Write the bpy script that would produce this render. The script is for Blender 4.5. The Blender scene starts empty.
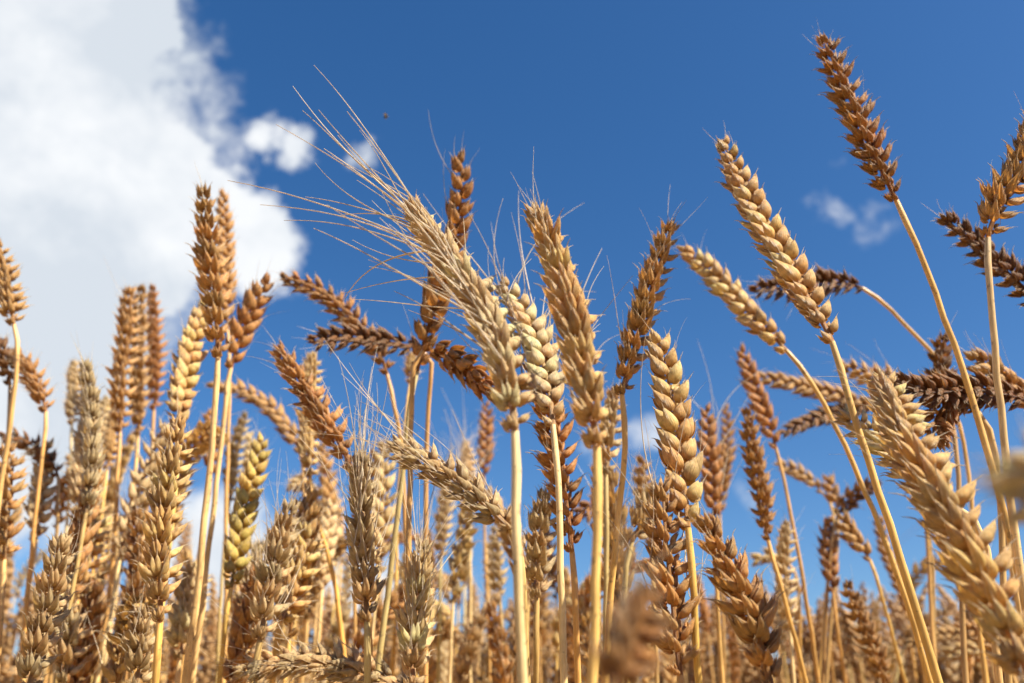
import bpy, math, random
import numpy as np
from mathutils import Vector, Matrix

random.seed(11)
rng = np.random.default_rng(11)
scene = bpy.context.scene
C = scene.collection

# ------------------------------------------------------------------ camera
W, H, FPX = 1024, 683, 900.0
PITCH = math.radians(25)
CAM = Vector((0, 0, 0.65))
cam_data = bpy.data.cameras.new("camera")
cam_data.sensor_width = 36
cam_data.lens = 36 * FPX / W
cam_data.clip_start = 0.005
cam_data.clip_end = 3000
cam_data.dof.use_dof = True
cam_data.dof.focus_distance = 0.35
cam_data.dof.aperture_fstop = 11.5
cam = bpy.data.objects.new("camera", cam_data)
cam.location = CAM
cam.rotation_euler = (math.radians(90) + PITCH, 0, 0)
C.objects.link(cam)
scene.camera = cam

# ------------------------------------------------------------------ light
SUN_AZ, SUN_EL = math.radians(120), math.radians(47)       # azimuth clockwise from +Y
sun_dir = Vector((math.sin(SUN_AZ) * math.cos(SUN_EL), math.cos(SUN_AZ) * math.cos(SUN_EL), math.sin(SUN_EL)))
sd = bpy.data.lights.new("sun", 'SUN')
sd.energy = 5.0
sd.angle = math.radians(0.53)
sd.color = (1.0, 0.91, 0.77)
sun = bpy.data.objects.new("sun", sd)
sun.rotation_euler = sun_dir.to_track_quat('Z', 'Y').to_euler()
C.objects.link(sun)
scene.view_settings.view_transform = 'Standard'
scene.view_settings.look = 'None'
scene.view_settings.exposure = 1.18
scene.view_settings.gamma = 1.0
scene.cycles.max_bounces = 6
scene.cycles.transparent_max_bounces = 4
scene.cycles.use_denoising = True

RIGHT = Vector((1, 0, 0))
UP = Vector((0, -math.sin(PITCH), math.cos(PITCH)))
FWD = Vector((0, math.cos(PITCH), math.sin(PITCH)))

def ray(px, py):
    return RIGHT * ((px - 512) / FPX) + UP * (-(py - 341.5) / FPX) + FWD

def at_depth(px, py, d):
    return CAM + ray(px, py) * d

def at_y(px, py, y):
    r = ray(px, py)
    return CAM + r * (y / r.y)

# ------------------------------------------------------------------ sky
world = bpy.data.worlds.new("World")
scene.world = world
world.use_nodes = True
nt = world.node_tree
nt.nodes.clear()
N, L = nt.nodes, nt.links
out = N.new('ShaderNodeOutputWorld')
bg = N.new('ShaderNodeBackground')
bg.inputs['Strength'].default_value = 0.052
L.new(bg.outputs[0], out.inputs[0])
sky = N.new('ShaderNodeTexSky')
sky.sky_type = 'NISHITA'
sky.sun_disc = False
sky.sun_elevation = SUN_EL
sky.sun_rotation = SUN_AZ
sky.air_density = 1.0
sky.dust_density = 0.9
sky.ozone_density = 3.5
sky.altitude = 200
tc = N.new('ShaderNodeTexCoord')

def math_node(op, a, b=None, c=None, clamp=False):
    n = N.new('ShaderNodeMath'); n.operation = op; n.use_clamp = clamp
    for i, v in enumerate((a, b, c)):
        if v is None: continue
        if isinstance(v, (int, float)): n.inputs[i].default_value = v
        else: L.new(v, n.inputs[i])
    return n.outputs[0]

def noise(scale, detail, rough, off=(0, 0, 0), dist=0.0):
    m = N.new('ShaderNodeVectorMath'); m.operation = 'ADD'
    L.new(tc.outputs['Generated'], m.inputs[0]); m.inputs[1].default_value = off
    n = N.new('ShaderNodeTexNoise')
    L.new(m.outputs[0], n.inputs['Vector'])
    n.inputs['Scale'].default_value = scale
    n.inputs['Detail'].default_value = detail
    n.inputs['Roughness'].default_value = rough
    n.inputs['Distortion'].default_value = dist
    return n

# direction, warped a little so that the cloud outlines billow
wn = noise(7.0, 5, 0.6, (3, 1, 2))
sub = N.new('ShaderNodeVectorMath'); sub.operation = 'SUBTRACT'
L.new(wn.outputs['Color'], sub.inputs[0]); sub.inputs[1].default_value = (0.5, 0.5, 0.5)
scl = N.new('ShaderNodeVectorMath'); scl.operation = 'SCALE'; scl.inputs['Scale'].default_value = 0.07
L.new(sub.outputs[0], scl.inputs[0])
addv = N.new('ShaderNodeVectorMath'); addv.operation = 'ADD'
L.new(tc.outputs['Generated'], addv.inputs[0]); L.new(scl.outputs[0], addv.inputs[1])
wn2 = noise(26.0, 6, 0.65, (8, 3, 5))
sub2 = N.new('ShaderNodeVectorMath'); sub2.operation = 'SUBTRACT'
L.new(wn2.outputs['Color'], sub2.inputs[0]); sub2.inputs[1].default_value = (0.5, 0.5, 0.5)
scl2 = N.new('ShaderNodeVectorMath'); scl2.operation = 'SCALE'; scl2.inputs['Scale'].default_value = 0.055
L.new(sub2.outputs[0], scl2.inputs[0])
addv2 = N.new('ShaderNodeVectorMath'); addv2.operation = 'ADD'
L.new(addv.outputs[0], addv2.inputs[0]); L.new(scl2.outputs[0], addv2.inputs[1])
warped = addv2.outputs[0]

def blob(px, py, r, amp):
    d = ray(px, py).normalized()
    n = N.new('ShaderNodeVectorMath'); n.operation = 'DISTANCE'
    L.new(warped, n.inputs[0]); n.inputs[1].default_value = d
    k = math_node('DIVIDE', n.outputs['Value'], r / FPX)
    k = math_node('POWER', k, 2.0)
    k = math_node('MULTIPLY', k, -0.7)
    k = math_node('ADD', k, amp)
    return math_node('MAXIMUM', k, -0.9)

blobs = [  # px, py, radius in px, weight
    (50, 20, 95, 1.0), (-110, 150, 245, 1.0), (148, 25, 44, 0.8), (95, 120, 58, 1.0), (172, 168, 48, 0.8),
    (200, 218, 56, 0.8), (264, 250, 54, 0.7), (100, 240, 90, 1.0), (20, 330, 105, 1.0), (-70, 420, 120, 1.0), (90, 500, 60, .45),
    (295, 150, 36, 0.42), (262, 137, 34, 0.45), (366, 150, 32, 0.34), (884, 222, 70, 0.05), (838, 208, 44, 0.12), (830, 172, 34, 0.02),
    (648, 430, 50, 0.20), (600, 440, 36, 0.1), (220, 560, 90, 0.6), (360, 600, 60, 0.45), (1000, 630, 80, 0.25),
    (860, 640, 70, 0.2), (745, 500, 46, 0.08), (640, 650, 90, 0.25),
]
dens = None
for b in blobs:
    o_ = blob(*b)
    dens = o_ if dens is None else math_node('MAXIMUM', dens, o_)
n1 = noise(9.0, 8, 0.62, (0, 0, 0), 0.3)
nn = math_node('SUBTRACT', n1.outputs['Fac'], 0.5)
nn = math_node('MULTIPLY', nn, 0.75)
n3 = noise(30.0, 8, 0.65, (2, 7, 1), 0.4)
nn = math_node('ADD', nn, math_node('MULTIPLY', math_node('SUBTRACT', n3.outputs['Fac'], 0.5), 0.5))
dens = math_node('ADD', dens, nn)
mask = N.new('ShaderNodeMapRange'); mask.interpolation_type = 'SMOOTHSTEP'
L.new(dens, mask.inputs['Value'])
mask.inputs['From Min'].default_value = 0.0; mask.inputs['From Max'].default_value = 0.42
mask.inputs['To Min'].default_value = 0; mask.inputs['To Max'].default_value = 0.97
# cloud body tone: bright crowns, grey-blue where it is thick and low
n2 = noise(3.2, 5, 0.55, (5.3, 2.1, 0.4), 0.2)
ramp = N.new('ShaderNodeValToRGB')
ramp.color_ramp.elements[0].position = 0.34; ramp.color_ramp.elements[0].color = (0.67, 0.725, 0.79, 1)
ramp.color_ramp.elements[1].position = 0.56; ramp.color_ramp.elements[1].color = (0.92, 0.94, 0.96, 1)
shade = math_node('MAXIMUM', blob(60, 330, 130, 0.7), 0.0)     # thick grey base of the big cloud
shade2 = math_node('MAXIMUM', blob(150, 60, 60, 0.5), 0.0)
tone_f = math_node('SUBTRACT', n2.outputs['Fac'], math_node('MULTIPLY', shade, 0.24))
tone_f = math_node('SUBTRACT', tone_f, math_node('MULTIPLY', shade2, 0.15))
n4 = noise(13.0, 7, 0.6, (1, 9, 4), 0.3)
tone_f = math_node('ADD', tone_f, math_node('MULTIPLY', math_node('SUBTRACT', n4.outputs['Fac'], 0.5), 0.45))
L.new(tone_f, ramp.inputs['Fac'])
cm = N.new('ShaderNodeVectorMath'); cm.operation = 'SCALE'; cm.inputs['Scale'].default_value = 9.2
L.new(ramp.outputs['Color'], cm.inputs[0])
# clear sky colour graded like the photograph's deep blue
hs = N.new('ShaderNodeHueSaturation'); hs.inputs['Saturation'].default_value = 1.28; hs.inputs['Hue'].default_value = 0.503; hs.inputs['Value'].default_value = 1.22
L.new(sky.outputs[0], hs.inputs['Color'])
mix = N.new('ShaderNodeMix'); mix.data_type = 'RGBA'
L.new(mask.outputs[0], mix.inputs['Factor'])
L.new(hs.outputs[0], mix.inputs['A']); L.new(cm.outputs[0], mix.inputs['B'])
L.new(mix.outputs['Result'], bg.inputs['Color'])

# ------------------------------------------------------------------ materials
def straw_material(name, kind):
    m = bpy.data.materials.new(name); m.use_nodes = True
    t = m.node_tree; t.nodes.clear(); n, l = t.nodes, t.links
    def new(k, **kw):
        x = n.new(k)
        for a, b in kw.items(): setattr(x, a, b)
        return x
    def mth(op, a, b=None, clamp=False):
        x = new('ShaderNodeMath', operation=op, use_clamp=clamp)
        for i, v in enumerate((a, b)):
            if v is None: continue
            if isinstance(v, (int, float)): x.inputs[i].default_value = v
            else: l.new(v, x.inputs[i])
        return x.outputs[0]
    def mixc(f, a, b, mode='MIX'):
        x = new('ShaderNodeMix', data_type='RGBA', blend_type=mode)
        for s, v in (('Factor', f), ('A', a), ('B', b)):
            if isinstance(v, (int, float)): x.inputs[s].default_value = v
            elif isinstance(v, tuple): x.inputs[s].default_value = v
            else: l.new(v, x.inputs[s])
        return x.outputs['Result']
    def rampf(v, a, b, lo=0.0, hi=1.0):
        x = new('ShaderNodeMapRange', interpolation_type='SMOOTHSTEP')
        l.new(v, x.inputs['Value'])
        for s, q in zip(('From Min', 'From Max', 'To Min', 'To Max'), (a, b, lo, hi)): x.inputs[s].default_value = q
        return x.outputs[0]
    o = new('ShaderNodeOutputMaterial')
    info = new('ShaderNodeObjectInfo')
    at = new('ShaderNodeAttribute', attribute_name='huv')
    sep = new('ShaderNodeSeparateXYZ'); l.new(at.outputs['Vector'], sep.inputs[0])
    u, v, k = sep.outputs[0], sep.outputs[1], sep.outputs[2]
    geo = new('ShaderNodeTexCoord')
    nz = new('ShaderNodeTexNoise'); l.new(geo.outputs['Object'], nz.inputs['Vector'])
    bump = new('ShaderNodeBump'); bump.inputs['Distance'].default_value = 0.00028
    if kind == 'husk':
        nz.inputs['Scale'].default_value = 420; nz.inputs['Detail'].default_value = 4
        # longitudinal veins
        w = mth('SINE', mth('MULTIPLY', v, 30.0)); w = rampf(w, 0.2, 1.0)
        comb = new('ShaderNodeCombineXYZ')
        l.new(mth('MULTIPLY', u, 1.5), comb.inputs[0]); l.new(mth('MULTIPLY', v, 9.0), comb.inputs[1]); l.new(mth('MULTIPLY', info.outputs['Random'], 40.0), comb.inputs[2])
        fib = new('ShaderNodeTexNoise'); l.new(comb.outputs[0], fib.inputs['Vector'])
        fib.inputs['Scale'].default_value = 3.0; fib.inputs['Detail'].default_value = 5; fib.inputs['Roughness'].default_value = 0.65
        base = mixc(mth('MULTIPLY', w, 0.14), info.outputs['Color'], (0.80, 0.62, 0.36, 1))
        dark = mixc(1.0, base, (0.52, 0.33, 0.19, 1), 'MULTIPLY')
        base = mixc(rampf(fib.outputs['Fac'], 0.42, 0.72, 0.0, 0.6), base, dark)
        base = mixc(rampf(k, 0.1, 0.9, 0.35, 0.0), base, dark)
        # papery pale margin and tip, browner foot
        edge = rampf(mth('ABSOLUTE', v), 0.72, 1.0)
        tip = rampf(u, 0.72, 0.98)
        pale = mixc(0.55, info.outputs['Color'], (0.86, 0.74, 0.52, 1))
        base = mixc(mth('MULTIPLY', mth('MAXIMUM', edge, tip), 0.6), base, pale)
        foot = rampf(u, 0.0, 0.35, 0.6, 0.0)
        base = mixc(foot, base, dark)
        awn = rampf(k, 1.4, 1.6)
        base = mixc(awn, base, mixc(0.85, info.outputs['Color'], (0.92, 0.82, 0.62, 1)))
        hsum = mth('ADD', mth('MULTIPLY', w, 0.7), mth('MULTIPLY', fib.outputs['Fac'], 1.2))
        l.new(hsum, bump.inputs['Height']); bump.inputs['Strength'].default_value = 0.9
        rough, trans = 0.40, 0.33
    else:
        nz.inputs['Scale'].default_value = 60; nz.inputs['Detail'].default_value = 4
        comb = new('ShaderNodeCombineXYZ')
        l.new(mth('MULTIPLY', u, 8.0), comb.inputs[0]); l.new(mth('MULTIPLY', v, 6.0), comb.inputs[1]); l.new(mth('MULTIPLY', info.outputs['Random'], 40.0), comb.inputs[2])
        fib = new('ShaderNodeTexNoise'); l.new(comb.outputs[0], fib.inputs['Vector'])
        fib.inputs['Scale'].default_value = 3.0; fib.inputs['Detail'].default_value = 4; fib.inputs['Roughness'].default_value = 0.6
        dark = mixc(1.0, info.outputs['Color'], (0.70, 0.58, 0.42, 1), 'MULTIPLY')
        base = mixc(rampf(fib.outputs['Fac'], 0.40, 0.66, 0.0, 0.95), info.outputs['Color'], dark)
        spots = new('ShaderNodeTexNoise'); l.new(geo.outputs['Object'], spots.inputs['Vector'])
        spots.inputs['Scale'].default_value = 260; spots.inputs['Detail'].default_value = 2
        base = mixc(rampf(spots.outputs['Fac'], 0.62, 0.70, 0.0, 0.55), base, (0.16, 0.09, 0.04, 1))
        base = mixc(rampf(k, 0.15, 1.0, 0.0, 0.75), base, (0.20, 0.10, 0.035, 1))
        l.new(fib.outputs['Fac'], bump.inputs['Height']); bump.inputs['Strength'].default_value = 0.4
        rough, trans = 0.38, 0.08
    # patchy weathering
    hv = new('ShaderNodeHueSaturation'); l.new(base, hv.inputs['Color'])
    l.new(rampf(nz.outputs['Fac'], 0.3, 0.7, 0.82, 1.15), hv.inputs['Value'])
    p = new('ShaderNodeBsdfPrincipled')
    l.new(hv.outputs[0], p.inputs['Base Color']); l.new(bump.outputs[0], p.inputs['Normal'])
    p.inputs['Roughness'].default_value = rough
    p.inputs['Specular IOR Level'].default_value = 0.5
    tr = new('ShaderNodeBsdfTranslucent')
    tc_ = mixc(1.0, hv.outputs[0], (1.0, 0.80, 0.48, 1), 'MULTIPLY')
    l.new(tc_, tr.inputs['Color'])
    ms = new('ShaderNodeMixShader'); ms.inputs[0].default_value = trans
    l.new(p.outputs[0], ms.inputs[1]); l.new(tr.outputs[0], ms.inputs[2])
    l.new(ms.outputs[0], o.inputs[0])
    return m

HUSK = straw_material('husk', 'husk')
STRAW = straw_material('straw', 'stem')

def simple_mat(name, col, rough=0.8):
    m = bpy.data.materials.new(name); m.use_nodes = True
    t = m.node_tree; p = t.nodes['Principled BSDF']
    nz = t.nodes.new('ShaderNodeTexNoise'); nz.inputs['Scale'].default_value = 14; nz.inputs['Detail'].default_value = 8
    r = t.nodes.new('ShaderNodeValToRGB')
    r.color_ramp.elements[0].position = 0.3; r.color_ramp.elements[1].position = 0.7
    r.color_ramp.elements[0].color = tuple(c * 0.55 for c in col) + (1,)
    r.color_ramp.elements[1].color = tuple(min(1, c * 1.3) for c in col) + (1,)
    tcn = t.nodes.new('ShaderNodeTexCoord'); t.links.new(tcn.outputs['Object'], nz.inputs['Vector'])
    t.links.new(nz.outputs['Fac'], r.inputs['Fac']); t.links.new(r.outputs['Color'], p.inputs['Base Color'])
    p.inputs['Roughness'].default_value = rough
    return m

# ------------------------------------------------------------------ mesh tools
def make_mesh(name, V, F, A, mat, smooth=True):
    """V (n,3), F (m,4) quads, A (n,3) attribute: u along, v across, kind."""
    me = bpy.data.meshes.new(name)
    V = np.asarray(V, np.float32); F = np.asarray(F, np.int32); A = np.asarray(A, np.float32)
    me.vertices.add(len(V)); me.vertices.foreach_set('co', V.ravel())
    me.loops.add(F.size); me.loops.foreach_set('vertex_index', F.ravel())
    me.polygons.add(len(F))
    me.polygons.foreach_set('loop_start', np.arange(0, F.size, 4, dtype=np.int32))
    me.polygons.foreach_set('loop_total', np.full(len(F), 4, np.int32))
    me.update(calc_edges=True)
    me.polygons.foreach_set('use_smooth', np.full(len(F), smooth, bool))
    a = me.attributes.new('huv', 'FLOAT_VECTOR', 'POINT'); a.data.foreach_set('vector', A.ravel())
    me.materials.append(mat)
    me.update()
    return me

def grid_faces(r, c, wrap):
    F = []
    for i in range(r - 1):
        for j in range(c if wrap else c - 1):
            j2 = (j + 1) % c
            F.append((i * c + j, i * c + j2, (i + 1) * c + j2, (i + 1) * c + j))
    return np.array(F, np.int32)

class Acc:
    def __init__(s): s.V, s.F, s.A, s.n = [], [], [], 0
    def add(s, V, F, A, M=None):
        V = np.asarray(V, float)
        if M is not None:
            M = np.array(M); V = V @ M[:3, :3].T + M[:3, 3]
        s.V.append(V); s.F.append(np.asarray(F) + s.n); s.A.append(A); s.n += len(V)
    def arrays(s): return np.vstack(s.V), np.vstack(s.F), np.vstack(s.A)
    def mesh(s, name, mat): return make_mesh(name, *s.arrays(), mat)

PU = [0, .06, .16, .30, .45, .60, .74, .86, .94, 1.0]
PW = [.34, .62, .87, 1.0, .95, .78, .55, .33, .17, .03]

def husk_part(Ln, Wd, Th, rows, cols, half, bow, shell, keel=0.14):
    """a lemma, glume (open shell, half < 180 deg) or plump floret body; convex side +Y, grows +Z"""
    us = np.linspace(0, 1, rows)
    pr = np.interp(us, PU, PW)
    if shell: an = np.linspace(-half, half, cols)
    else: an = np.linspace(0, 2 * math.pi, cols, endpoint=False)
    V, A = [], []
    rs = random.Random(int(Ln * 1e7) + rows)
    ph = [rs.uniform(0, 6.28) for _ in range(3)]
    for u, p in zip(us, pr):
        yc = bow * Ln * (math.sin(math.pi * min(1, u * 0.95)) - 0.55 * max(0, u - 0.7) )
        for a in an:
            kk = 1 + keel * max(0, math.cos(a)) ** 8
            kk *= 1 + .035 * math.sin(3 * a + ph[0] + 4 * u) + .02 * math.sin(9 * u + ph[1])
            lip = 1.0
            if shell:
                e = abs(a) / half
                lip = 1 + .13 * max(0, e - .72) / .28
            V.append((Wd / 2 * p * math.sin(a) * lip * (1 + .02 * math.sin(7 * u + ph[2])), Th / 2 * p * math.cos(a) * kk + yc, Ln * u))
            vv = a / half if shell else math.sin(a) * 0.6
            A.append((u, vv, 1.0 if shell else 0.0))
    return np.array(V), grid_faces(rows, cols, not shell), np.array(A)

def tube(P, R, cols, ulen=1.0, kind=0.0, kinds=None):
    P = [Vector(p) for p in P]
    V, A = [], []
    T0 = (P[1] - P[0]).normalized()
    ref = Vector((0, 1, 0)) if abs(T0.y) < 0.9 else Vector((1, 0, 0))
    X = T0.cross(ref).normalized()
    for i, p in enumerate(P):
        T = (P[min(i + 1, len(P) - 1)] - P[max(i - 1, 0)]).normalized()
        X = (X - T * X.dot(T)).normalized(); Y = T.cross(X)
        for j in range(cols):
            a = 2 * math.pi * j / cols
            q = p + (X * math.cos(a) + Y * math.sin(a)) * R[i]
            V.append(tuple(q)); A.append((i / (len(P) - 1) * ulen, math.cos(a), kinds[i] if kinds else kind))
    return np.array(V), grid_faces(len(P), cols, True), np.array(A)

def rotm(axis, deg): return Matrix.Rotation(math.radians(deg), 4, axis)

def spikelet_acc(hi, seed, beak=1.0, flare=0.0):
    """flare 0: plump, tight husks; flare 1: narrow husks spread open like a fan"""
    r = random.Random(seed)
    acc = Acc()
    rows, cols = (12, 11) if hi else (6, 5)
    mm = 0.001
    def floret(Ln, Wd, Th, phi, psi, off, out, body=True, bk=1.0):
        phi += r.uniform(-6, 6); psi += r.uniform(-12, 12); Ln *= r.uniform(0.90, 1.08); out += r.uniform(-5, 5)
        Wd *= (1 - .28 * flare) * r.uniform(.92, 1.06); Th *= 1 - .16 * flare
        M = Matrix.Translation(Vector(off) * mm) @ rotm('Y', phi) @ rotm('X', -out) @ rotm('Z', psi)
        if r.random() < .08: M = M @ rotm('X', r.uniform(-22, -8)) @ rotm('Y', r.uniform(-14, 14))
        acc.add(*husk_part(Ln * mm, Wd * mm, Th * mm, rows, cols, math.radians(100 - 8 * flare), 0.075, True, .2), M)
        if body:
            M2 = M @ Matrix.Translation((0, -0.35 * mm, 0.2 * mm))
            acc.add(*husk_part(Ln * .88 * mm, Wd * .74 * mm, Th * .80 * mm, rows - 1, cols, 0, 0.07, False, 0), M2)
        bl = r.uniform(1.0, 3.0) * beak * bk * mm
        z0 = Ln * mm * 0.955
        y0 = 0.10 * Ln * mm * (math.sin(math.pi * .91) - .14)
        acc.add(*tube([(0, y0, z0), (0, y0 + bl * .10, z0 + bl * .5), (0, y0 + bl * .30, z0 + bl)], [0.26 * mm, 0.17 * mm, 0.06 * mm], 4, kind=2.0), M)
    f = flare
    for s in (-1, 1):
        if flare:
            floret(7.8, 4.5, 3.8, s * 30, -s * 84, (s * 1.7, 0.2, -.2), 8, False, 0.8)
            floret(11.2, 4.8, 3.6, s * 29, -s * 70, (s * 0.8, 0.7, 1.2), 15, True, 1.6)
            floret(10.0, 4.4, 3.6, s * 13, -s * 40, (s * 0.5, 1.0, 3.0), 22, True, 1.5)
        else:
            floret(10.6, 5.6, 2.9, s * 13, -s * 82, (s * 1.9, 0.5, -.4), 5, False, 1.1)
            floret(12.6, 5.3, 3.2, s * 10, -s * 76, (s * 0.7, 1.0, 1.6), 10, True, 1.7)
    if flare: floret(10.0, 4.2, 3.6, r.uniform(-7, 7), r.uniform(-20, 20), (0, 1.0, 2.8), 24, True, 1.3)
    else: floret(9.0, 3.6, 3.0, r.uniform(-5, 5), r.uniform(-20, 20), (0, 0.6, 2.8), 8, True, 1.0)
    floret(7.4, 3.2, 3.0, r.uniform(-9, 9), 180, (r.uniform(-.5, .5), -0.5, 3.6), 2, True, 0.7)
    return acc

HI2 = [[spikelet_acc(True, k + 50 * f, 1.0, f) for k in range(6)] for f in (0, 1)]
LO2 = [[spikelet_acc(False, 40 + k + 50 * f, 1.4, f) for k in range(4)] for f in (0, 1)]
HI_MESH2 = [[a.mesh('spikelet', HUSK) for a in q] for q in HI2]
LO_ARR2 = [[a.arrays() for a in q] for q in LO2]
HI_ARR2 = [[a.arrays() for a in q] for q in HI2]
LO_ARR = LO_ARR2[0] + LO_ARR2[1]

def awn_mesh(seed, length, bend):
    r = random.Random(seed)
    pts = []
    for i in range(13):
        t = i / 12
        pts.append((length * bend * t * t, length * 0.008 * math.sin(t * 5 + seed), length * t * (1 - 0.1 * bend * t)))
    R = [0.00028 * (1 - 0.72 * i / 12) for i in range(13)]
    V, F, A = tube(pts, R, 5, kind=2.0)
    return make_mesh('awn', V, F, A, HUSK)
AWNS = [awn_mesh(k, 1.0 * Lk, b) for k, (Lk, b) in enumerate([(.055, .10), (.062, .22), (.048, .30), (.066, .16), (.040, -.05), (.058, .38), (.03, .1), (.024, .25)])]

def catmull(P, n=14):
    P = [Vector(p) for p in P]
    Q = [P[0] * 2 - P[1]] + P + [P[-1] * 2 - P[-2]]
    out = []; marks = [0]
    for i in range(1, len(Q) - 2):
        p0, p1, p2, p3 = Q[i - 1], Q[i], Q[i + 1], Q[i + 2]
        for k in range(n):
            t = k / n
            out.append(0.5 * ((2 * p1) + (p2 - p0) * t + (2 * p0 - 5 * p1 + 4 * p2 - p3) * t * t + (3 * p1 - p0 - 3 * p2 + p3) * t ** 3))
        marks.append(len(out))
    out.append(Q[-2])
    return out, marks

def resample(P, step):
    d = [0.0]
    for a, b in zip(P, P[1:]): d.append(d[-1] + (b - a).length)
    n = max(2, int(round(d[-1] / step)))
    arr = np.array([tuple(p) for p in P]); s = np.linspace(0, d[-1], n + 1)
    return [Vector((np.interp(q, d, arr[:, 0]), np.interp(q, d, arr[:, 1]), np.interp(q, d, arr[:, 2]))) for q in s]

def shorten(path, cut):
    path = list(path)
    while len(path) > 4 and cut > 0:
        l = (path[-1] - path[-2]).length
        if l > cut:
            path[-1] = path[-1] + (path[-2] - path[-1]) * (cut / l); break
        cut -= l; path.pop()
    return path

def ear_frames(path, scale, roll, r, eye, spacing=0.0047, flare=0, tipcut=0.0075):
    """path base -> tip. Matrices for every spikelet, alternating to both sides of the axis."""
    if tipcut: path = shorten(path, tipcut * scale)
    pts = resample(path, (spacing + .0003 - .0008 * flare) * scale)
    jt = .6 + .4 * flare
    n = len(pts)
    res = []
    X = None
    for i, p in enumerate(pts):
        T = (pts[min(i + 1, n - 1)] - pts[max(i - 1, 0)]).normalized()
        if X is None:
            V = (eye - p); V = (V - T * V.dot(T)).normalized()
            X = Matrix.Rotation(math.radians(roll), 3, T) @ V
        X = (X - T * X.dot(T)).normalized()
        Xr = Matrix.Rotation(math.radians(r.uniform(-7, 7)), 3, T) @ X
        s = 1 if i % 2 else -1
        Y = T.cross(Xr) * s; Xs = Xr * s
        t = i / (n - 1)
        size = scale * np.interp(t, [0, .05, .12, .28, .6, .85, 1], [.48, .68, .88, 1.03, 1.0, .84, .62]) * r.uniform(.88, 1.08)
        out_ = np.interp(t, [0, .5, .9, 1], [16, 17, 12, 2]) + 9 * flare + r.uniform(-7, 7) * jt
        if i == n - 1: out_ = 0
        B = Matrix((Xs, Y, T)).transposed()
        B = B @ Matrix.Rotation(math.radians(-out_), 3, 'X') @ Matrix.Rotation(math.radians(r.uniform(-8, 8)), 3, 'Y') @ Matrix.Rotation(math.radians(r.uniform(-10, 10) * jt), 3, 'Z')
        off = p + Y * (0.0011 * scale if i < n - 1 else 0) 
        M = Matrix.Translation(off) @ B.to_4x4() @ Matrix.Scale(size, 4)
        res.append((M, t, s, T, Y))
    return pts, res

TONE = {'P': (.90, .67, .33), 'G': (.90, .59, .215), 'B': (.68, .39, .125), 'R': (.64, .31, .09), 'M': (.54, .26, .07), 'D': (.31, .135, .038), 'K': (.74, .55, .27), 'Y': (.76, .56, .13)}
STEM = {'P': (.86, .63, .30), 'G': (.85, .55, .17), 'B': (.76, .48, .18), 'R': (.76, .47, .16), 'D': (.58, .36, .14), 'M': (.72, .46, .17), 'K': (.62, .47, .19), 'Y': (.78, .57, .17)}

def tint(c, r, amt=0.12):
    b = 1 + r.uniform(-amt, amt); w = r.uniform(-0.09, 0.09)
    return (min(.9, c[0] * b), min(.9, c[1] * b * (1 + w)), min(.9, c[2] * b * (1 + 2 * w)), 1)

def new_obj(name, me, parent=None, M=None):
    o = bpy.data.objects.new(name, me); C.objects.link(o)
    if parent is not None: o.parent = parent
    if M is not None: o.matrix_local = M
    return o

def stem_path(base_pts, r, spread=0.35):
    """extend the traced stem to the ground, bending upright"""
    pts = list(base_pts)
    Q = pts[-1]; d = (pts[-1] - pts[-2]).normalized() if len(pts) > 1 else Vector((0, 0, -1))
    if d.z > -0.35: d = Vector((d.x, d.y, -0.35)).normalized()
    sl = Vector((d.x, d.y, 0)) / abs(d.z)
    last = (pts[-1] - pts[-2]).length
    for f in (1.5, 4.0):
        if last * f < 0.16: pts.append(Q + d * last * f)
    Q = pts[-1]; z = Q.z
    pts.append(Vector((Q.x, Q.y, 0)) + sl * z * 0.30 + Vector((0, 0, z * 0.62)))
    pts.append(Vector((Q.x, Q.y, 0)) + sl * z * 0.42 + Vector((0, 0, z * 0.28)))
    pts.append(Vector((Q.x, Q.y, 0)) + sl * z * 0.46 + Vector((0, 0, -0.004)))
    return pts

def make_stem_mesh(path, scale, r, cols=10):
    pts = resample(path, 0.012)
    wob = Vector((0, 0, 0)); jit = []
    for i in range(len(pts)):
        wob = wob * .8 + Vector((r.gauss(0, .00028), r.gauss(0, .00028), 0)); jit.append(wob.copy() * min(1, i / 3))
    pts = [p + q for p, q in zip(pts, jit)]
    n = len(pts)
    tot = 0.012 * n
    nodes_at = [r.uniform(.30, .40), r.uniform(.58, .66), r.uniform(.80, .86)]
    R, K = [], []
    sheath = r.uniform(.12, .5)
    for i in range(n):
        s = 0.012 * i
        t = i / (n - 1)
        rad = 0.00122 + 0.00045 * min(1, s / 0.25) + 0.0002 * t
        if i == 1: rad *= 1.12
        elif i == 0: rad *= .95
        k = 0.0
        for q in nodes_at:
            if abs(t - q) < 0.6 / n: rad *= 1.28; k = 0.9
        if t > sheath: rad *= 1.13; k = max(k, .30)
        R.append(rad * scale); K.append(k)
    V, F, A = tube(pts, R, cols, ulen=tot * 6, kinds=K)
    return V, F, A

def leaf_acc(p0, direc, length, width, r):
    """a dry curled blade"""
    acc = Acc(); n = 16
    side = direc.cross(Vector((0, 0, 1))).normalized()
    V, A = [], []
    for i in range(n):
        t = i / (n - 1)
        c = p0 + direc * length * (t * (1 - .35 * t)) + Vector((0, 0, 1)) * length * (0.35 * t - 1.05 * t * t)
        tw = Matrix.Rotation(t * r.uniform(1.5, 3.2), 3, direc)
        sd_ = tw @ side
        up = sd_.cross(direc)
        w = width * math.sin(math.pi * min(1, (t * .93 + .07))) ** .6
        for j, q in enumerate((-1, -.5, 0, .5, 1)):
            V.append(tuple(c + sd_ * w * q * .5 + up * w * .22 * q * q)); A.append((t * 3, q, 0))
    return np.array(V), grid_faces(n, 5, False), np.array(A)

def local(V, origin): return V - np.array(origin)

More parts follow.
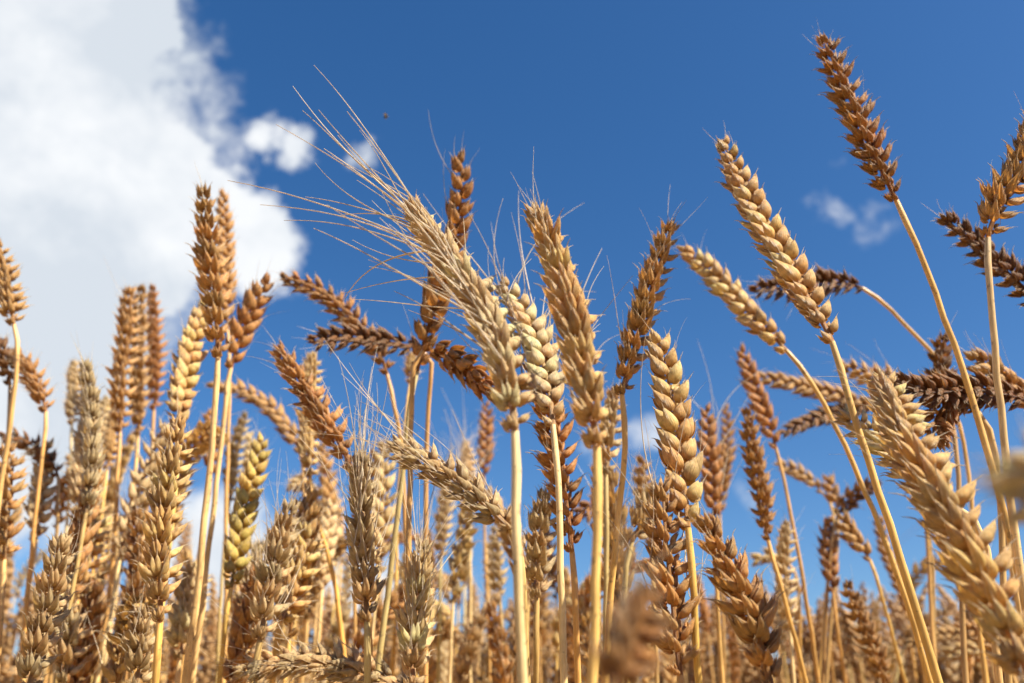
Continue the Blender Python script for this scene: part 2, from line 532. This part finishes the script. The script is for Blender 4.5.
GROUP_OF = {}
def build_plant(ear_px, stem_px, w, tone, roll=0, awn=0.0, label='', sc=1.0, ws=None, hi=None, group='ripe wheat stalks in the field',
                stem_tone=None, awn_dir=None, leaf=False, seed=0, awn_n=None, green=0, flare=None, tilt=None):
    if flare is None: flare = 1 if roll > 38 else 0
    r = random.Random(1000 + seed)
    Wm = 0.0135 * sc
    mid = ear_px[len(ear_px) // 2]
    if ws:
        ear_w = [at_depth(x, y, Wm * FPX / q) for (x, y), q in zip(ear_px, ws)]
        yb = ear_w[-1].y - CAM.y
    else:
        dm = Wm * FPX / w
        y0 = (at_depth(mid[0], mid[1], dm) - CAM).y
        Lr = sum(math.dist(a, b) for a, b in zip(ear_px, ear_px[1:])) * dm / FPX
        if tilt is None: tilt = {'P': .42, 'G': .40, 'Y': .3, 'K': .15, 'R': -.05, 'B': -.08, 'D': -.4, 'M': -.35}[tone] + r.uniform(-.15, .15)
        nE = len(ear_px) - 1
        y0s = [y0 + tilt * Lr * (.5 - q / nE) for q in range(nE + 1)]
        ear_w = [at_y(x, y, q) for (x, y), q in zip(ear_px, y0s)]
        yb = y0s[-1]
    stem_w = [at_y(x, y, yb * (1 + 0.02 * i)) for i, (x, y) in enumerate(stem_px)]
    allp = ear_w + stem_w
    allp = stem_path(allp, r) if stem_w else stem_path(allp, r)
    dense, marks = catmull(allp)
    k = marks[len(ear_w) - 1]
    ear_path = list(reversed(dense[:k + 1]))      # base -> tip
    st_path = dense[k:]
    origin = st_path[-1].copy(); origin.z = 0
    root = bpy.data.objects.new('wheat_stalk', None); C.objects.link(root)
    root.empty_display_size = 0.02
    root.location = origin
    root['label'] = label; root['category'] = 'wheat stalk'; root['group'] = group
    V, F, A = make_stem_mesh(st_path, sc, r, 12 if w > 20 else 7)
    so = new_obj('stem', make_mesh('stem', local(V, origin), F, A, STRAW), root)
    so.color = tint(STEM[stem_tone or tone], r, .08)
    if hi is None: hi = w >= 24
    pts, fr = ear_frames(ear_path, sc * 0.90, roll, r, CAM, flare=flare)
    axis = Acc()
    Rr = [0.0011 * sc * (1 - .6 * i / len(pts)) for i in range(len(pts))]
    axis.add(*tube([tuple(p) for p in pts], Rr, 8))
    base_col = TONE[tone]
    if hi:
        V, F, A = axis.arrays()
        bo = pts[0]
        eo = new_obj('ear', make_mesh('ear', local(V, bo), F, A, HUSK), root, Matrix.Translation(bo - origin))
        eo.color = tint(base_col, r, .05)
        for (M, t, s, T, Y) in fr:
            sp = new_obj('spikelet', r.choice(HI_MESH2[flare]), eo, Matrix.Translation(-bo) @ M)
            c = base_col
            if green and t < .55: c = tuple(a * (1 - green) + b * green for a, b in zip(c, (.42, .40, .08)))
            sp.color = tint(c, r, .24)
    else:
        arr = (HI_ARR2 if w > 20 else LO_ARR2)[flare]
        for (M, t, s, T, Y) in fr:
            V, F, A = r.choice(arr); axis.add(V, F, A, M)
        V, F, A = axis.arrays(); bo = pts[0]
        eo = new_obj('ear', make_mesh('ear', local(V, bo), F, A, HUSK), root, Matrix.Translation(bo - origin))
        eo.color = tint(base_col, r, .08)
    if hi:
        for i in range(4):
            M, t, s, T, Y = fr[-1 - i]
            p = M @ Vector((r.uniform(-.002, .002), .002, .009))
            d = (T + Y * r.uniform(.05, .5) + Vector((r.uniform(-.2, .2), r.uniform(-.2, .2), 0))).normalized()
            ao = new_obj('awn', AWNS[6 + i % 2], eo, Matrix.Translation(p - bo) @ d.to_track_quat('Z', 'Y').to_matrix().to_4x4() @ Matrix.Scale(r.uniform(.25, .6), 4))
            ao.color = tint(TONE['P'], r, .1)
    # awns: long bristles from the lemma tips
    if awn == 0 and w >= 20: awn = .35; awn_n = 6
    if awn > 0:
        cnt = awn_n or int(len(fr) * 2.0)
        for i in range(cnt):
            M, t, s, T, Y = fr[int(len(fr) * (0.10 + 0.9 * i / cnt)) if i < cnt else -1]
            p = M @ Vector((r.uniform(-.003, .003), .003, .010))
            d = (T * 1.0 + Y * r.uniform(.1, .55) + Vector((r.uniform(-.45, .45), r.uniform(-.3, .3), r.uniform(-.3, .4))))
            if awn_dir is not None: d = d.normalized() + Vector(awn_dir) * r.uniform(.0, 1.0)
            d.normalize()
            q = d.to_track_quat('Z', 'Y').to_matrix().to_4x4()
            Mx = Matrix.Translation(p - bo) @ q @ rotm('Z', r.uniform(0, 360)) @ Matrix.Scale(awn * r.uniform(.6, 1.15), 4)
            ao = new_obj('awn', r.choice(AWNS[:6]), eo, Mx)
            ao.color = tint(TONE['P'], r, .1)
    if leaf:
        P0 = st_path[int(len(st_path) * .62)]
        a = r.uniform(0, 6.28)
        V, F, A = leaf_acc(P0, Vector((math.cos(a), math.sin(a), 0)), r.uniform(.10, .16), .009, r)
        lo = new_obj('leaf', make_mesh('leaf', local(V, origin), F, A, STRAW), root)
        lo.color = tint(STEM['B'], r, .1)
    return root

# ------------------------------------------------------------------ ground
def structure(name, me):
    o = new_obj(name, me); o['kind'] = 'structure'; return o
n = 60
gx = np.concatenate([-np.geomspace(1500, .3, n), [0], np.geomspace(.3, 1500, n)])
V = np.array([(x, y, 0.012 * math.sin(x * 9.1) * math.cos(y * 7.3) * (abs(x) < 6 and abs(y) < 6) - 0.012) for x in gx for y in gx])
me = make_mesh('ground', V, grid_faces(len(gx), len(gx), False), np.zeros((len(V), 3)), simple_mat('straw_litter', (0.46, 0.33, 0.16), .95))
structure('ground', me)

# ------------------------------------------------------------------ traced stalks, ear from tip to base, then stem
S = []
def s(*a, **k): S.append((a, k))
# --- centre
s([(408,200),(443,252),(478,300),(504,355),(515,432)], [(518,520),(524,683)], 41, 'P', 60, 1.38, 'pale bearded wheat ear leaning left with longest awns across the sky', awn_dir=(-.9,0,.05), awn_n=42)
s([(500,280),(530,325),(546,375),(553,425)], [(559,520),(564,683)], 30, 'P', 10, 1.25, 'pale two-rowed wheat ear directly behind the right of the long-bearded ear', awn_n=22, awn_dir=(-.1,0,.35))
s([(530,345),(548,410),(562,475),(572,552)], [(576,610),(578,683)], 31, 'R', 48, 0, 'backlit orange-brown wheat ear hanging behind the two middle stems')
s([(533,207),(556,260),(574,320),(586,385),(597,448)], [(598,530),(594,683)], 43, 'G', 78, .6, 'thick golden wheat ear standing tall just right of the centre', awn_n=11)
s([(674,218),(656,275),(638,335),(622,395)], [(625,440),(614,560),(605,683)], 29, 'B', 70, .6, 'brownish wheat ear leaning right, tip against sky beside the thick golden ear', stem_tone='G', sc=.98, awn_n=9)
s([(618,385),(610,430),(606,475)], [(606,560),(604,683)], 24, 'K', 70, 0, 'short tan ear half hidden behind the thick golden ear')
s([(655,333),(667,375),(679,440),(686,500),(688,528)], [(691,560),(699,683)], 34, 'G', 4, 0, 'golden ear with two neat columns of plump husks, upright right of centre', stem_tone='Y')
s([(662,475),(666,540),(673,605),(680,675)], [(682,700)], 38, 'B', 40, .9, 'shaded tan bearded ear below the two-columned golden ear', awn_n=12)
s([(698,512),(726,562),(752,615),(772,690)], [(785,730)], 42, 'B', 62, 0, 'tan ear slanting to bottom right, big flared husks low in the frame')
s([(459,150),(461,190),(455,235),(440,285),(426,335),(417,372)], [(410,410),(396,530),(376,683)], 26, 'M', 20, .6, 'reddish-brown ear rising behind the long-bearded ear on a greenish stem', stem_tone='K', awn_n=6, sc=1.05)
s([(412,354),(412,368),(410,384)], [(404,430),(398,520),(392,683)], 16, 'G', 60, 0, 'tiny golden ear seen end-on under the crossing brown ears')
s([(305,341),(345,338),(385,342),(422,350)], [(432,366),(428,430),(424,683)], 23, 'D', 50, .25, 'brown ear lying level with its tip pointing left at the sky', hi=True, awn_n=6)
s([(503,402),(472,374),(444,354),(424,350)], [(414,362),(410,440),(404,683)], 27, 'M', 30, .2, 'dark tan ear drooping right towards the long-bearded ear', awn_n=5)
s([(277,276),(318,290),(352,318),(378,352),(387,374)], [(395,410),(402,470),(410,683)], 21, 'M', 45, 0, 'rusty ear arching left, tip touching the ear beside it', hi=True)
s([(362,452),(362,500),(364,555),(367,622)], [(368,650),(369,700)], 33, 'K', 75, .95, 'bearded grey-tan ear upright left of the greenish stem')
s([(384,442),(425,460),(470,492),(511,530)], [(520,550),(526,610),(529,683)], 34, 'K', 60, .9, 'long bearded grey-tan ear slanting down right behind the middle stem', awn_dir=(-.3,0,.3), awn_n=24)
s([(392,442),(374,462),(362,492),(357,520)], [(356,560),(356,683)], 19, 'B', 40, .6, 'small brown ear bowing left behind the bearded grey-tan pair', awn_n=6)
s([(424,540),(420,585),(415,635),(412,690)], [(411,720)], 34, 'P', 80, .8, 'pale husky ear at bottom between the greenish and the brown stems')
s([(450,460),(446,500),(441,560)], [(440,620),(438,683)], 16, 'K', 60, .8, 'thin tan bearded ear on a shaded stem left of the middle')
s([(546,488),(541,535),(537,598)], [(537,650),(536,700)], 29, 'K', 70, .5, 'grey-tan ear between the two thick pale stems near the bottom', awn_n=8)
s([(487,400),(486,438),(484,478)], [(485,530),(490,683)], 14, 'R', 5, 0, 'small rust-red ear upright in the gap under the long-bearded ear')
s([(466,440),(468,465),(470,495)], [(470,560),(470,683)], 15, 'P', 60, .9, 'little pale bearded ear behind the slanting grey-tan one')
s([(668,482),(652,505),(632,542)], [(626,565),(623,640),(620,700)], 27, 'K', 50, .7, 'grey ear leaning right on a thin dark stem beside the two-columned ear', awn_n=10)
s([(640,455),(646,495),(651,545)], [(654,600),(656,683)], 20, 'B', 50, 0, 'dim brown ear behind the leaning grey one')
s([(600,455),(603,500),(605,548)], [(606,600),(606,683)], 22, 'R', 60, 0, 'reddish ear in shade behind the thick golden ear\'s stem')
s([(575,520),(588,508),(603,505)], [(612,540),(614,683)], 17, 'R', 40, 0, 'small rusty ear bent sideways between the middle stems')
s([(650,588),(632,640),(608,705)], [(608,730)], 50, 'M', 50, 0, 'very blurred brown ear close to the lens at bottom centre', ws=[46,50,54], sc=.52)
s([(495,525),(497,565),(500,600)], [(502,640),(505,700)], 17, 'K', 60, .4, 'small tan ear just left of the thick pale stem, low')
# --- right
s([(722,137),(745,192),(778,248),(808,298),(832,342)], [(860,430),(900,560),(938,683)], 31, 'G', 32, .3, 'bright golden ear leaning left, tallest of the pair right of centre', awn_n=5, stem_tone='G')
s([(680,246),(713,274),(750,314),(786,350)], [(812,385),(856,470),(905,600),(930,683)], 23, 'G', 10, 0, 'slim golden ear below the bright one, tip pointing left', hi=True, stem_tone='G')
s([(748,290),(790,287),(830,282),(862,288)], [(882,302),(910,330),(948,372),(990,440),(1010,560)], 21, 'D', 40, 0, 'dark brown ear lying level behind the bright golden one', hi=True, stem_tone='B')
s([(820,32),(846,90),(872,150),(896,200)], [(906,222),(940,300),(972,395),(1000,500),(1030,620)], 29, 'M', 55, .35, 'brown backlit ear at top right, highest against the blue', awn_n=7, stem_tone='G')
s([(1042,110),(1024,165),(1002,200),(988,238)], [(989,270),(998,360),(1006,440),(1020,560),(1040,683)], 32, 'B', 52, .4, 'brown ear cut by the right frame edge on a pale upright stem', awn_n=6, stem_tone='P')
s([(938,214),(975,243),(1010,275),(1048,312)], [(1080,350),(1095,450),(1100,650)], 27, 'D', 65, .25, 'very dark ear reaching in from the right frame edge', awn_n=6)
s([(884,378),(905,432),(943,500),(985,575),(1022,655),(1040,700)], [(1056,760)], 60, 'G', 55, .7, 'biggest pale ear, blurred and near, filling the lower right corner', ws=[40,46,51,56,61,64], flare=1, sc=1.12, awn_n=8, awn_dir=(-.9,0,-.1), green=.12)
s([(838,408),(868,430),(905,460),(945,500)], [(985,540),(1000,683)], 33, 'P', 45, .4, 'pale ear with open husks pointing left under the biggest ear\'s tip', awn_n=6)
s([(836,362),(862,372),(895,382),(920,390)], [(945,402),(965,450),(985,683)], 20, 'G', 40, .6, 'small golden ear pointing left above the biggest ear\'s tip', awn_n=6)
s([(885,380),(930,392),(980,390),(1030,402)], [(1060,420),(1075,500),(1080,683)], 29, 'D', 60, 0, 'dark brown ear lying level from the right edge behind two yellow stems')
s([(946,330),(940,358),(944,388),(950,415)], [(958,470),(965,683)], 24, 'D', 55, .2, 'dark upright ear crossing the level dark one', awn_n=4)
s([(936,452),(934,425),(948,404),(975,408)], [(992,440),(1000,520),(1010,683)], 29, 'M', 50, 0, 'reddish ear hooked over and hanging below the dark level ear', stem_tone='B')
s([(966,350),(990,368),(1020,392),(1050,410)], [(1075,450),(1085,683)], 26, 'B', 30, .4, 'tan ear pointing left between the yellow and the pale stem', awn_n=5)
s([(752,375),(790,384),(830,393),(872,406)], [(900,420),(925,520),(935,683)], 17, 'B', 25, 0, 'brown ear stretched level just under the slim golden ear')
s([(740,345),(750,375),(764,412),(776,448)], [(788,500),(806,600),(818,683)], 18, 'R', 20, 0, 'rusty ear leaning left in the gap beside the two-columned ear')
s([(778,434),(812,420),(846,411),(880,404)], [(905,420),(930,540),(935,683)], 17, 'D', 20, 0, 'dark ear lying level, lower of the two crossing the right stems')
s([(746,405),(752,445),(762,495),(768,540)], [(784,595),(806,683)], 22, 'M', 70, 0, 'chunky brown ear upright, left of the open blue gap', stem_tone='G')
s([(774,462),(798,472),(822,492)], [(834,520),(826,600),(818,683)], 14, 'B', 20, 0, 'thin brown ear arching left into the open blue gap', stem_tone='G')
s([(824,474),(832,492),(838,512)], [(836,560),(826,683)], 15, 'B', 30, 0, 'short brown ear poking up where three ears cross at right')
s([(884,484),(866,488),(850,500),(838,516)], [(830,560),(822,683)], 17, 'D', 40, 0, 'short dark ear bent to the right where three ears cross')
s([(838,512),(852,535),(870,560)], [(880,590),(894,640),(905,683)], 18, 'B', 30, 0, 'brown ear slanting up left from a yellow stem at right', stem_tone='G')
s([(830,515),(829,550),(833,592)], [(838,630),(846,683)], 17, 'R', 30, 0, 'upright rusty ear hanging below the three crossing ears')
s([(856,662),(848,630),(840,602)], [(835,592),(830,640),(836,700)], 13, 'B', 20, 0, 'small brown ear hanging tip down near the bottom right')
s([(845,580),(858,615),(876,655),(886,690)], [(892,720)], 21, 'B', 60, 0, 'brown ear leaning left at the bottom, right of the hanging one')
s([(877,513),(886,548),(902,590),(912,620)], [(922,660),(926,700)], 14, 'B', 30, 0, 'slender brown ear glimpsed between the two long yellow stems')
s([(707,403),(708,440),(712,482),(714,520)], [(717,580),(722,683)], 20, 'R', 5, 1.1, 'orange ear with plump husks close behind the two-columned ear', awn_n=12)
s([(726,404),(727,445),(722,485),(720,515)], [(722,580),(724,683)], 14, 'B', 10, 0, 'slim brown ear upright beside the orange one')
s([(788,520),(785,560),(786,600),(790,630)], [(794,683)], 20, 'P', 60, .8, 'pale bearded ear out of focus behind the chunky brown one', awn_n=10)
s([(752,565),(768,556),(788,562)], [(798,590),(800,683)], 15, 'G', 30, 0, 'small golden ear bowed left behind the chunky brown ear\'s stem')
s([(996,482),(1050,477),(1130,478)], [(1180,520),(1190,683)], 85, 'P', 70, 0, 'very blurred grey-tan ear end almost touching the lens at right edge', ws=[86,92,98], sc=.93)
s([(952,612),(930,622),(905,645)], [(895,683)], 14, 'K', 40, 0, 'small tan ear leaning right, low between the yellow stems and the big ear')
s([(905,645),(940,634),(975,636),(1005,655)], [(1018,683)], 14, 'B', 20, 0, 'thin ear arched level under the biggest ear')
s([(955,622),(985,640),(1010,668)], [(1020,700)], 18, 'B', 30, 0, 'brown ear leaning left low under the biggest ear')
s([(940,660),(965,650),(995,656)], [(1015,690)], 15, 'G', 20, 0, 'golden small ear bowed left in the bottom right corner')
# --- left
s([(203,186),(209,240),(215,300),(218,358)], [(217,380),(210,470),(199,580),(186,683)], 30, 'B', 70, .25, 'tall brown ear, highest on the left against the white cloud', stem_tone='P', awn_n=4, sc=1.18)
s([(223,190),(225,240),(226,290),(228,330)], [(229,380),(226,520),(222,683)], 17, 'B', 20, 0, 'narrower brown ear right behind the tallest left one')
s([(270,274),(256,302),(241,335),(231,368)], [(227,385),(216,480),(203,600),(192,683)], 24, 'R', 25, 0, 'russet ear leaning right beside the tallest left ear', stem_tone='P', sc=1.12)
s([(204,302),(192,345),(182,390),(178,428)], [(172,520),(152,683)], 25, 'G', 30, 0, 'golden ear leaning right below the tallest left one', sc=1.15)
s([(131,285),(127,330),(122,380),(120,432)], [(119,480),(114,560),(98,683)], 21, 'B', 60, .7, 'left-hand ear of three upright brown ones against the cloud', sc=1.15, awn_n=8)
s([(142,284),(139,335),(138,385),(138,436)], [(132,500),(112,590),(84,683)], 20, 'B', 70, .5, 'middle ear of three upright brown ones against the cloud', sc=1.15, awn_n=6)
s([(153,284),(155,325),(156,370),(154,410)], [(150,470),(138,560),(112,683)], 18, 'R', 60, .3, 'right-hand and reddest ear of three upright brown ones', stem_tone='D', sc=1.15, awn_n=4)
s([(-2,240),(6,280),(14,325)], [(18,350),(12,410),(2,480),(-12,600)], 22, 'B', 50, 0, 'brown ear cut by the left frame edge, against the cloud')
s([(14,348),(32,372),(46,412)], [(43,450),(33,560),(20,683)], 20, 'R', 40, 0, 'rusty ear leaning left near the left frame edge')
s([(-8,330),(4,360),(10,385)], [(8,430),(2,560)], 20, 'D', 50, 0, 'dark ear in the left frame corner below the cut one')
s([(-4,435),(22,440),(44,455),(58,476)], [(58,510),(55,600),(50,683)], 18, 'D', 40, 0, 'dark grey-brown ear bent over at the far left')
s([(76,360),(75,395),(72,425)], [(68,500),(55,683)], 15, 'P', 40, 0, 'small pale ear with its tip alone against the cloud, left')
s([(92,385),(90,425),(84,470),(78,515)], [(70,580),(55,683)], 24, 'P', 60, 0, 'big pale out-of-focus ear behind the slanting yellow stem', hi=False, sc=1.3)
s([(107,396),(100,430),(92,460)], [(82,540),(65,683)], 15, 'P', 40, 0, 'small pale ear leaning right beside the big out-of-focus one')
s([(118,402),(112,440),(107,470)], [(98,540),(70,683)], 16, 'G', 60, 0, 'golden small ear in the gap left of the three brown ones')
s([(118,395),(110,405),(108,400)], [(104,440),(85,560),(60,683)], 14, 'G', 0, 0, 'long slanting yellow stem with hardly any ear, left')
s([(180,418),(175,460),(166,515),(161,570),(160,622)], [(158,650),(153,700)], 34, 'G', 65, .25, 'large golden ear in focus, low on the left', awn_n=3, sc=1.05)
s([(274,342),(298,378),(326,420),(352,470)], [(362,520),(368,600),(370,683)], 28, 'R', 60, .5, 'russet ear leaning left in front of a paler one', awn_n=7, sc=1.05)
s([(314,352),(311,395),(309,440),(310,478)], [(318,520),(336,590),(346,683)], 22, 'G', 70, .3, 'pale gold ear behind the leaning russet one on a curved stem', awn_n=4, sc=1.1)
s([(206,384),(240,390),(272,410),(300,452)], [(304,500),(306,600),(300,683)], 18, 'B', 30, 0, 'brown ear arching left behind the two pale stems', sc=1.1)
s([(208,408),(212,440),(211,478)], [(205,520),(190,600),(180,683)], 17, 'R', 30, 0, 'short rusty ear left of the two pale stems')
s([(246,412),(236,450),(229,505)], [(224,560),(216,683)], 16, 'K', 60, 0, 'grey-gold ear just right of the two pale stems')
s([(262,434),(256,468),(244,515),(236,560),(231,588)], [(226,620),(220,700)], 23, 'Y', 8, .35, 'greenish-yellow ear with plump shiny grains, low left of centre', hi=True, awn_n=5, green=.22)
s([(293,500),(281,545),(268,600),(260,640)], [(254,683)], 34, 'K', 70, .7, 'broad grey-tan bearded ear out of focus, right of the greenish one', sc=1.15)
s([(312,515),(303,555),(290,600),(280,622)], [(276,650),(270,700)], 30, 'G', 40, .5, 'golden ear touching the broad grey-tan one on its right', sc=1.15, awn_n=8)
s([(262,540),(254,580),(248,640)], [(244,700)], 26, 'P', 60, .5, 'pale blurred ear under the greenish one', sc=1.2, awn_n=8)
s([(330,500),(326,545),(322,590)], [(318,640),(312,700)], 20, 'P', 30, .7, 'pale blurred ear behind the curved stem', awn_n=8, sc=1.1)
s([(232,673),(290,660),(345,666),(412,692)], [(440,730)], 31, 'K', 55, .75, 'shaded grey ear lying level along the bottom edge with awns streaming left', awn_dir=(-.7,0,.25), awn_n=16)
s([(64,530),(55,585),(40,645),(26,700)], [(18,740)], 36, 'K', 70, .3, 'broad grey ear rising from the bottom left corner', awn_n=6, sc=1.1)
s([(143,605),(141,645),(137,690)], [(135,720)], 30, 'K', 60, .5, 'grey shaded ear under the large golden one', awn_n=4)
s([(10,440),(6,500),(4,560)], [(0,620),(-6,700)], 26, 'B', 40, 0, 'brown ear along the left frame edge, low', hi=True, sc=1.15)
s([(196,560),(188,610),(180,660)], [(176,700)], 27, 'P', 40, .3, 'pale ear right of the large golden one, bottom left', awn_n=4, sc=1.2)
s([(96,490),(88,550),(78,600)], [(70,650),(62,700)], 28, 'G', 50, 0, 'golden out-of-focus ear between the slanting yellow stems, left', sc=1.3)
s([(48,440),(40,500),(36,540)], [(28,600),(20,683)], 22, 'P', 30, 0, 'pale small ear under the bent dark one, far left', sc=1.2)
s([(150,520),(146,560),(140,600)], [(132,650),(124,700)], 22, 'P', 10, 0, 'pale two-rowed ear half behind the large golden one', sc=1.2)
s([(72,600),(70,640),(64,683)], [(60,720)], 30, 'K', 60, .3, 'grey-gold ear at the bottom, second from the left corner', sc=1.15, awn_n=5)
for i, (a, k) in enumerate(S):
    k = dict(k)
    ear, stem_, w, tone, roll, awn, label = a
    build_plant(ear, stem_, w, tone, roll, awn, label, seed=i, leaf=(w < 20 and i % 4 == 0), **k)

# ------------------------------------------------------------------ the rest of the stand: copies of a few whole stalks
def ear_variant(seed, length, curve, roll, awn):
    r = random.Random(seed)
    P = []
    for i in range(12):
        t = i / 11; a = curve * t
        P.append(Vector((length * (1 - math.cos(a)) / max(curve, .01), 0, length * math.sin(a) / max(curve, .01))) if curve > .02 else Vector((0, 0, length * t)))
    pts, fr = ear_frames(P, 1.0, roll, r, Vector((0, -5, 0.0)))
    acc = Acc(); acc.add(*tube([tuple(p) for p in pts], [.001] * len(pts), 5))
    for (M, t, s_, T, Y) in fr:
        V, F, A = r.choice(LO_ARR); acc.add(V, F, A, M)
        if r.random() < awn:
            p = M @ Vector((0, 0, .01)); d = (T + Y * r.uniform(.1, .5) + Vector((r.uniform(-.3, .3), r.uniform(-.3, .3), 0))).normalized() * r.uniform(.02, .055)
            acc.add(*tube([p, p + d * .5, p + d + Vector((0, 0, -.003))], [.0002, .00013, .00005], 3, kind=2.0))
    return acc
variants = []
for k in range(10):
    variants.append(ear_variant(70 + k, [.085, .095, .075, .09, .08, .1, .085, .07, .09, .08][k], [.1, .3, .5, 1.2, .05, 2.0, .7, .2, 2.5, .4][k], [0, 80, 40, 20, 60, 30, 75, 10, 60, 85][k], [0, .8, .3, 0, .9, 0, .2, .9, .2, .6][k]))
VM = [a.mesh('ear', HUSK) for a in variants]
def stem_variant(seed):
    r = random.Random(seed)
    lean = r.uniform(-.05, .05)
    P = [Vector((0, 0, 0)), Vector((lean * .15, 0, -.15)), Vector((lean * .5, lean * .2, -.4)), Vector((lean * .8, lean * .5, -.65)), Vector((lean, lean * .5, -1.0))]
    d, _ = catmull(P)
    V, F, A = make_stem_mesh(d, .92, r, 6)
    return V, F, A
SV = [stem_variant(k) for k in range(6)]
SM = [make_mesh('stem', V, F, A, STRAW) for V, F, A in SV]

LM = []
for q in range(6):
    rr = random.Random(300 + q)
    V, F, A = leaf_acc(Vector((0, 0, 0)), Vector((1, 0, .35)).normalized(), rr.uniform(.08, .15), .008, rr)
    LM.append(make_mesh('leaf', V, F, A, STRAW))

def place_name(px):
    for lim, nm in ((90, 'the left frame edge'), (200, 'the three brown ears at left'), (330, 'the greenish-yellow ear'), (450, 'the bearded grey-tan ears'), (580, 'the thick middle stems'),
                    (700, 'the two-columned ear'), (800, 'the chunky brown ear'), (930, 'the long yellow stems')):
        if px < lim: return nm
    return 'the lower right corner'
words = {'P': 'pale', 'G': 'golden', 'B': 'brown', 'R': 'rusty', 'K': 'greyish', 'D': 'dark'}
r = random.Random(5)
count = 0
while count < 203:
    az = r.uniform(-33, 33) if r.random() < .93 else r.uniform(-33, -5); d = 0.50 + 1.15 * r.random() ** 0.9
    if az > 8 and d < 1.1: continue
    if -33 < az < -8 and r.random() < .0: continue
    hmax = (.19 if d > .9 else .11) if az > -8 else .215
    h = .65 + r.uniform(-.02, hmax) * (1 if d < 1.0 else 1.1)
    x, y = math.sin(math.radians(az)) * d, math.cos(math.radians(az)) * d
    v = Vector((x, y, h)) - CAM
    dep = v.dot(FWD); px = 512 + FPX * v.dot(RIGHT) / dep; py = 341.5 - FPX * v.dot(UP) / dep
    if px < -10 or px > 1034 or py > 760 or py < 440 or (px > 330 and py < 545): continue
    if px > 760 and py < 600 and r.random() < .5: continue
    tone = r.choices('PGBRKD', [6, 7, 3, 1.5, 2, .4] if px < 500 else [2, 4, 5, 2, 3, 1])[0]
    k = r.randrange(10); j = r.randrange(6)
    root = bpy.data.objects.new('wheat_stalk', None); C.objects.link(root); root.location = (x, y, 0); root.empty_display_size = .02
    nm = place_name(px)
    hgt = 'just below' if py < 600 else 'low beneath'
    root['label'] = f"small out-of-focus {words[tone]} wheat stalk in the background {hgt} {nm}"
    root['category'] = 'wheat stalk'; root['group'] = f"background {words[tone]} stalks {hgt} {nm}"
    rz = r.uniform(0, 6.28)
    lean = Matrix.Rotation(r.uniform(-.1, .1), 4, 'X') @ Matrix.Rotation(r.uniform(-.12, .12), 4, 'Y')
    st = SM[j].copy() if False else SM[j]
    so = new_obj('stem', st, root, Matrix.Translation((0, 0, h)) @ Matrix.Rotation(rz, 4, 'Z') @ Matrix.Diagonal((1, 1, h, 1)))
    so.color = tint(STEM[tone], r, .12)
    eo = new_obj('ear', VM[k], root, Matrix.Translation((0, 0, h - .001)) @ lean @ Matrix.Rotation(rz + r.uniform(-1, 1), 4, 'Z') @ Matrix.Scale(r.uniform(.9, 1.12), 4))
    eo.color = tint(TONE[tone], r, .15)
    if r.random() < .5:
        ll = new_obj('leaf', LM[j], root, Matrix.Translation((0, 0, h * r.uniform(.62, .84))) @ Matrix.Rotation(r.uniform(0, 6.28), 4, 'Z'))
        ll.color = tint(STEM['B'], r, .2)
    count += 1

# far stand of the crop, uncountable
acc = Acc(); r = random.Random(9)
va = []
for k in (0, 1, 3, 5, 6, 8):
    rr = random.Random(k); a2 = Acc()
    P = [Vector((math.sin(t / 5 * .3 * (k + 1)) * .03 * t / 5, 0, .085 * t / 5 * math.cos(t / 5 * .12 * k))) for t in range(6)]
    pts, fr = ear_frames(P, 1.0, 20 * k, rr, Vector((0, -5, 0)), .0065)
    for (M, t, s_, T, Y) in fr:
        a2.add(*husk_part(.012, .012, .008, 4, 5, 0, .05, False, 0), M)
    va.append(a2.arrays())
for i in range(14500):
    if i < 8500: az = r.uniform(-42, 42); d = 1.5 + 5.5 * r.random() ** 1.9
    else: az = r.uniform(42, 318); d = 0.7 + 4.5 * r.random() ** 1.2
    x, y = math.sin(math.radians(az)) * d, math.cos(math.radians(az)) * d
    h = .65 + r.uniform(-.03, .19)
    V, F, A = va[i % 6]
    acc.add(V, F, A, Matrix.Translation((x, y, h)) @ Matrix.Rotation(r.uniform(-.3, .3), 4, 'X') @ Matrix.Rotation(r.uniform(0, 6.28), 4, 'Z'))
    V, F, A = tube([(x, y, h), (x + r.uniform(-.02, .02), y, h * .5), (x + r.uniform(-.05, .05), y, -.01)], [.0016, .002, .002], 3)
    acc.add(V, F, A)
far = new_obj('wheat_crop', acc.mesh('wheat_crop', HUSK)); far.color = (.70, .48, .21, 1)
far['kind'] = 'stuff'; far['label'] = 'distant mass of ripe wheat beyond the nearer stalks'; far['category'] = 'wheat crop'

# ------------------------------------------------------------------ the fly
acc = Acc()
us = np.linspace(0, 1, 9)
acc.add(*tube([(0, 0, -.0018 + .0036 * u) for u in us], [max(.00006, .0007 * math.sin(math.pi * (u * .9 + .05)) ** .7) for u in us], 8))
fpos = at_depth(386, 117, .62)
dark_m = simple_mat('insect_body', (.03, .025, .02), .4)
wing_m = simple_mat('insect_wing', (.35, .33, .30), .3)
V, F, A = acc.arrays()
fo = new_obj('fly', make_mesh('fly', V, F, A, dark_m)); fo.location = fpos; fo.rotation_euler = (0, math.radians(70), 0)
fo['label'] = 'tiny dark fly hovering in the blue above the long awns'; fo['category'] = 'fly'
for sgn in (-1, 1):
    V = []; A = []
    for i in range(6):
        t = i / 5; w_ = .0011 * math.sin(math.pi * (t * .9 + .05)) ** .5
        for q in (-1, 0, 1): V.append((-.0003 - .0008 * t + (.0002 if q == 0 else 0), sgn * .0030 * t, w_ * q)); A.append((t, q, 0))
    wo = new_obj('wing', make_mesh('wing', V, grid_faces(6, 3, False), A, wing_m), fo)
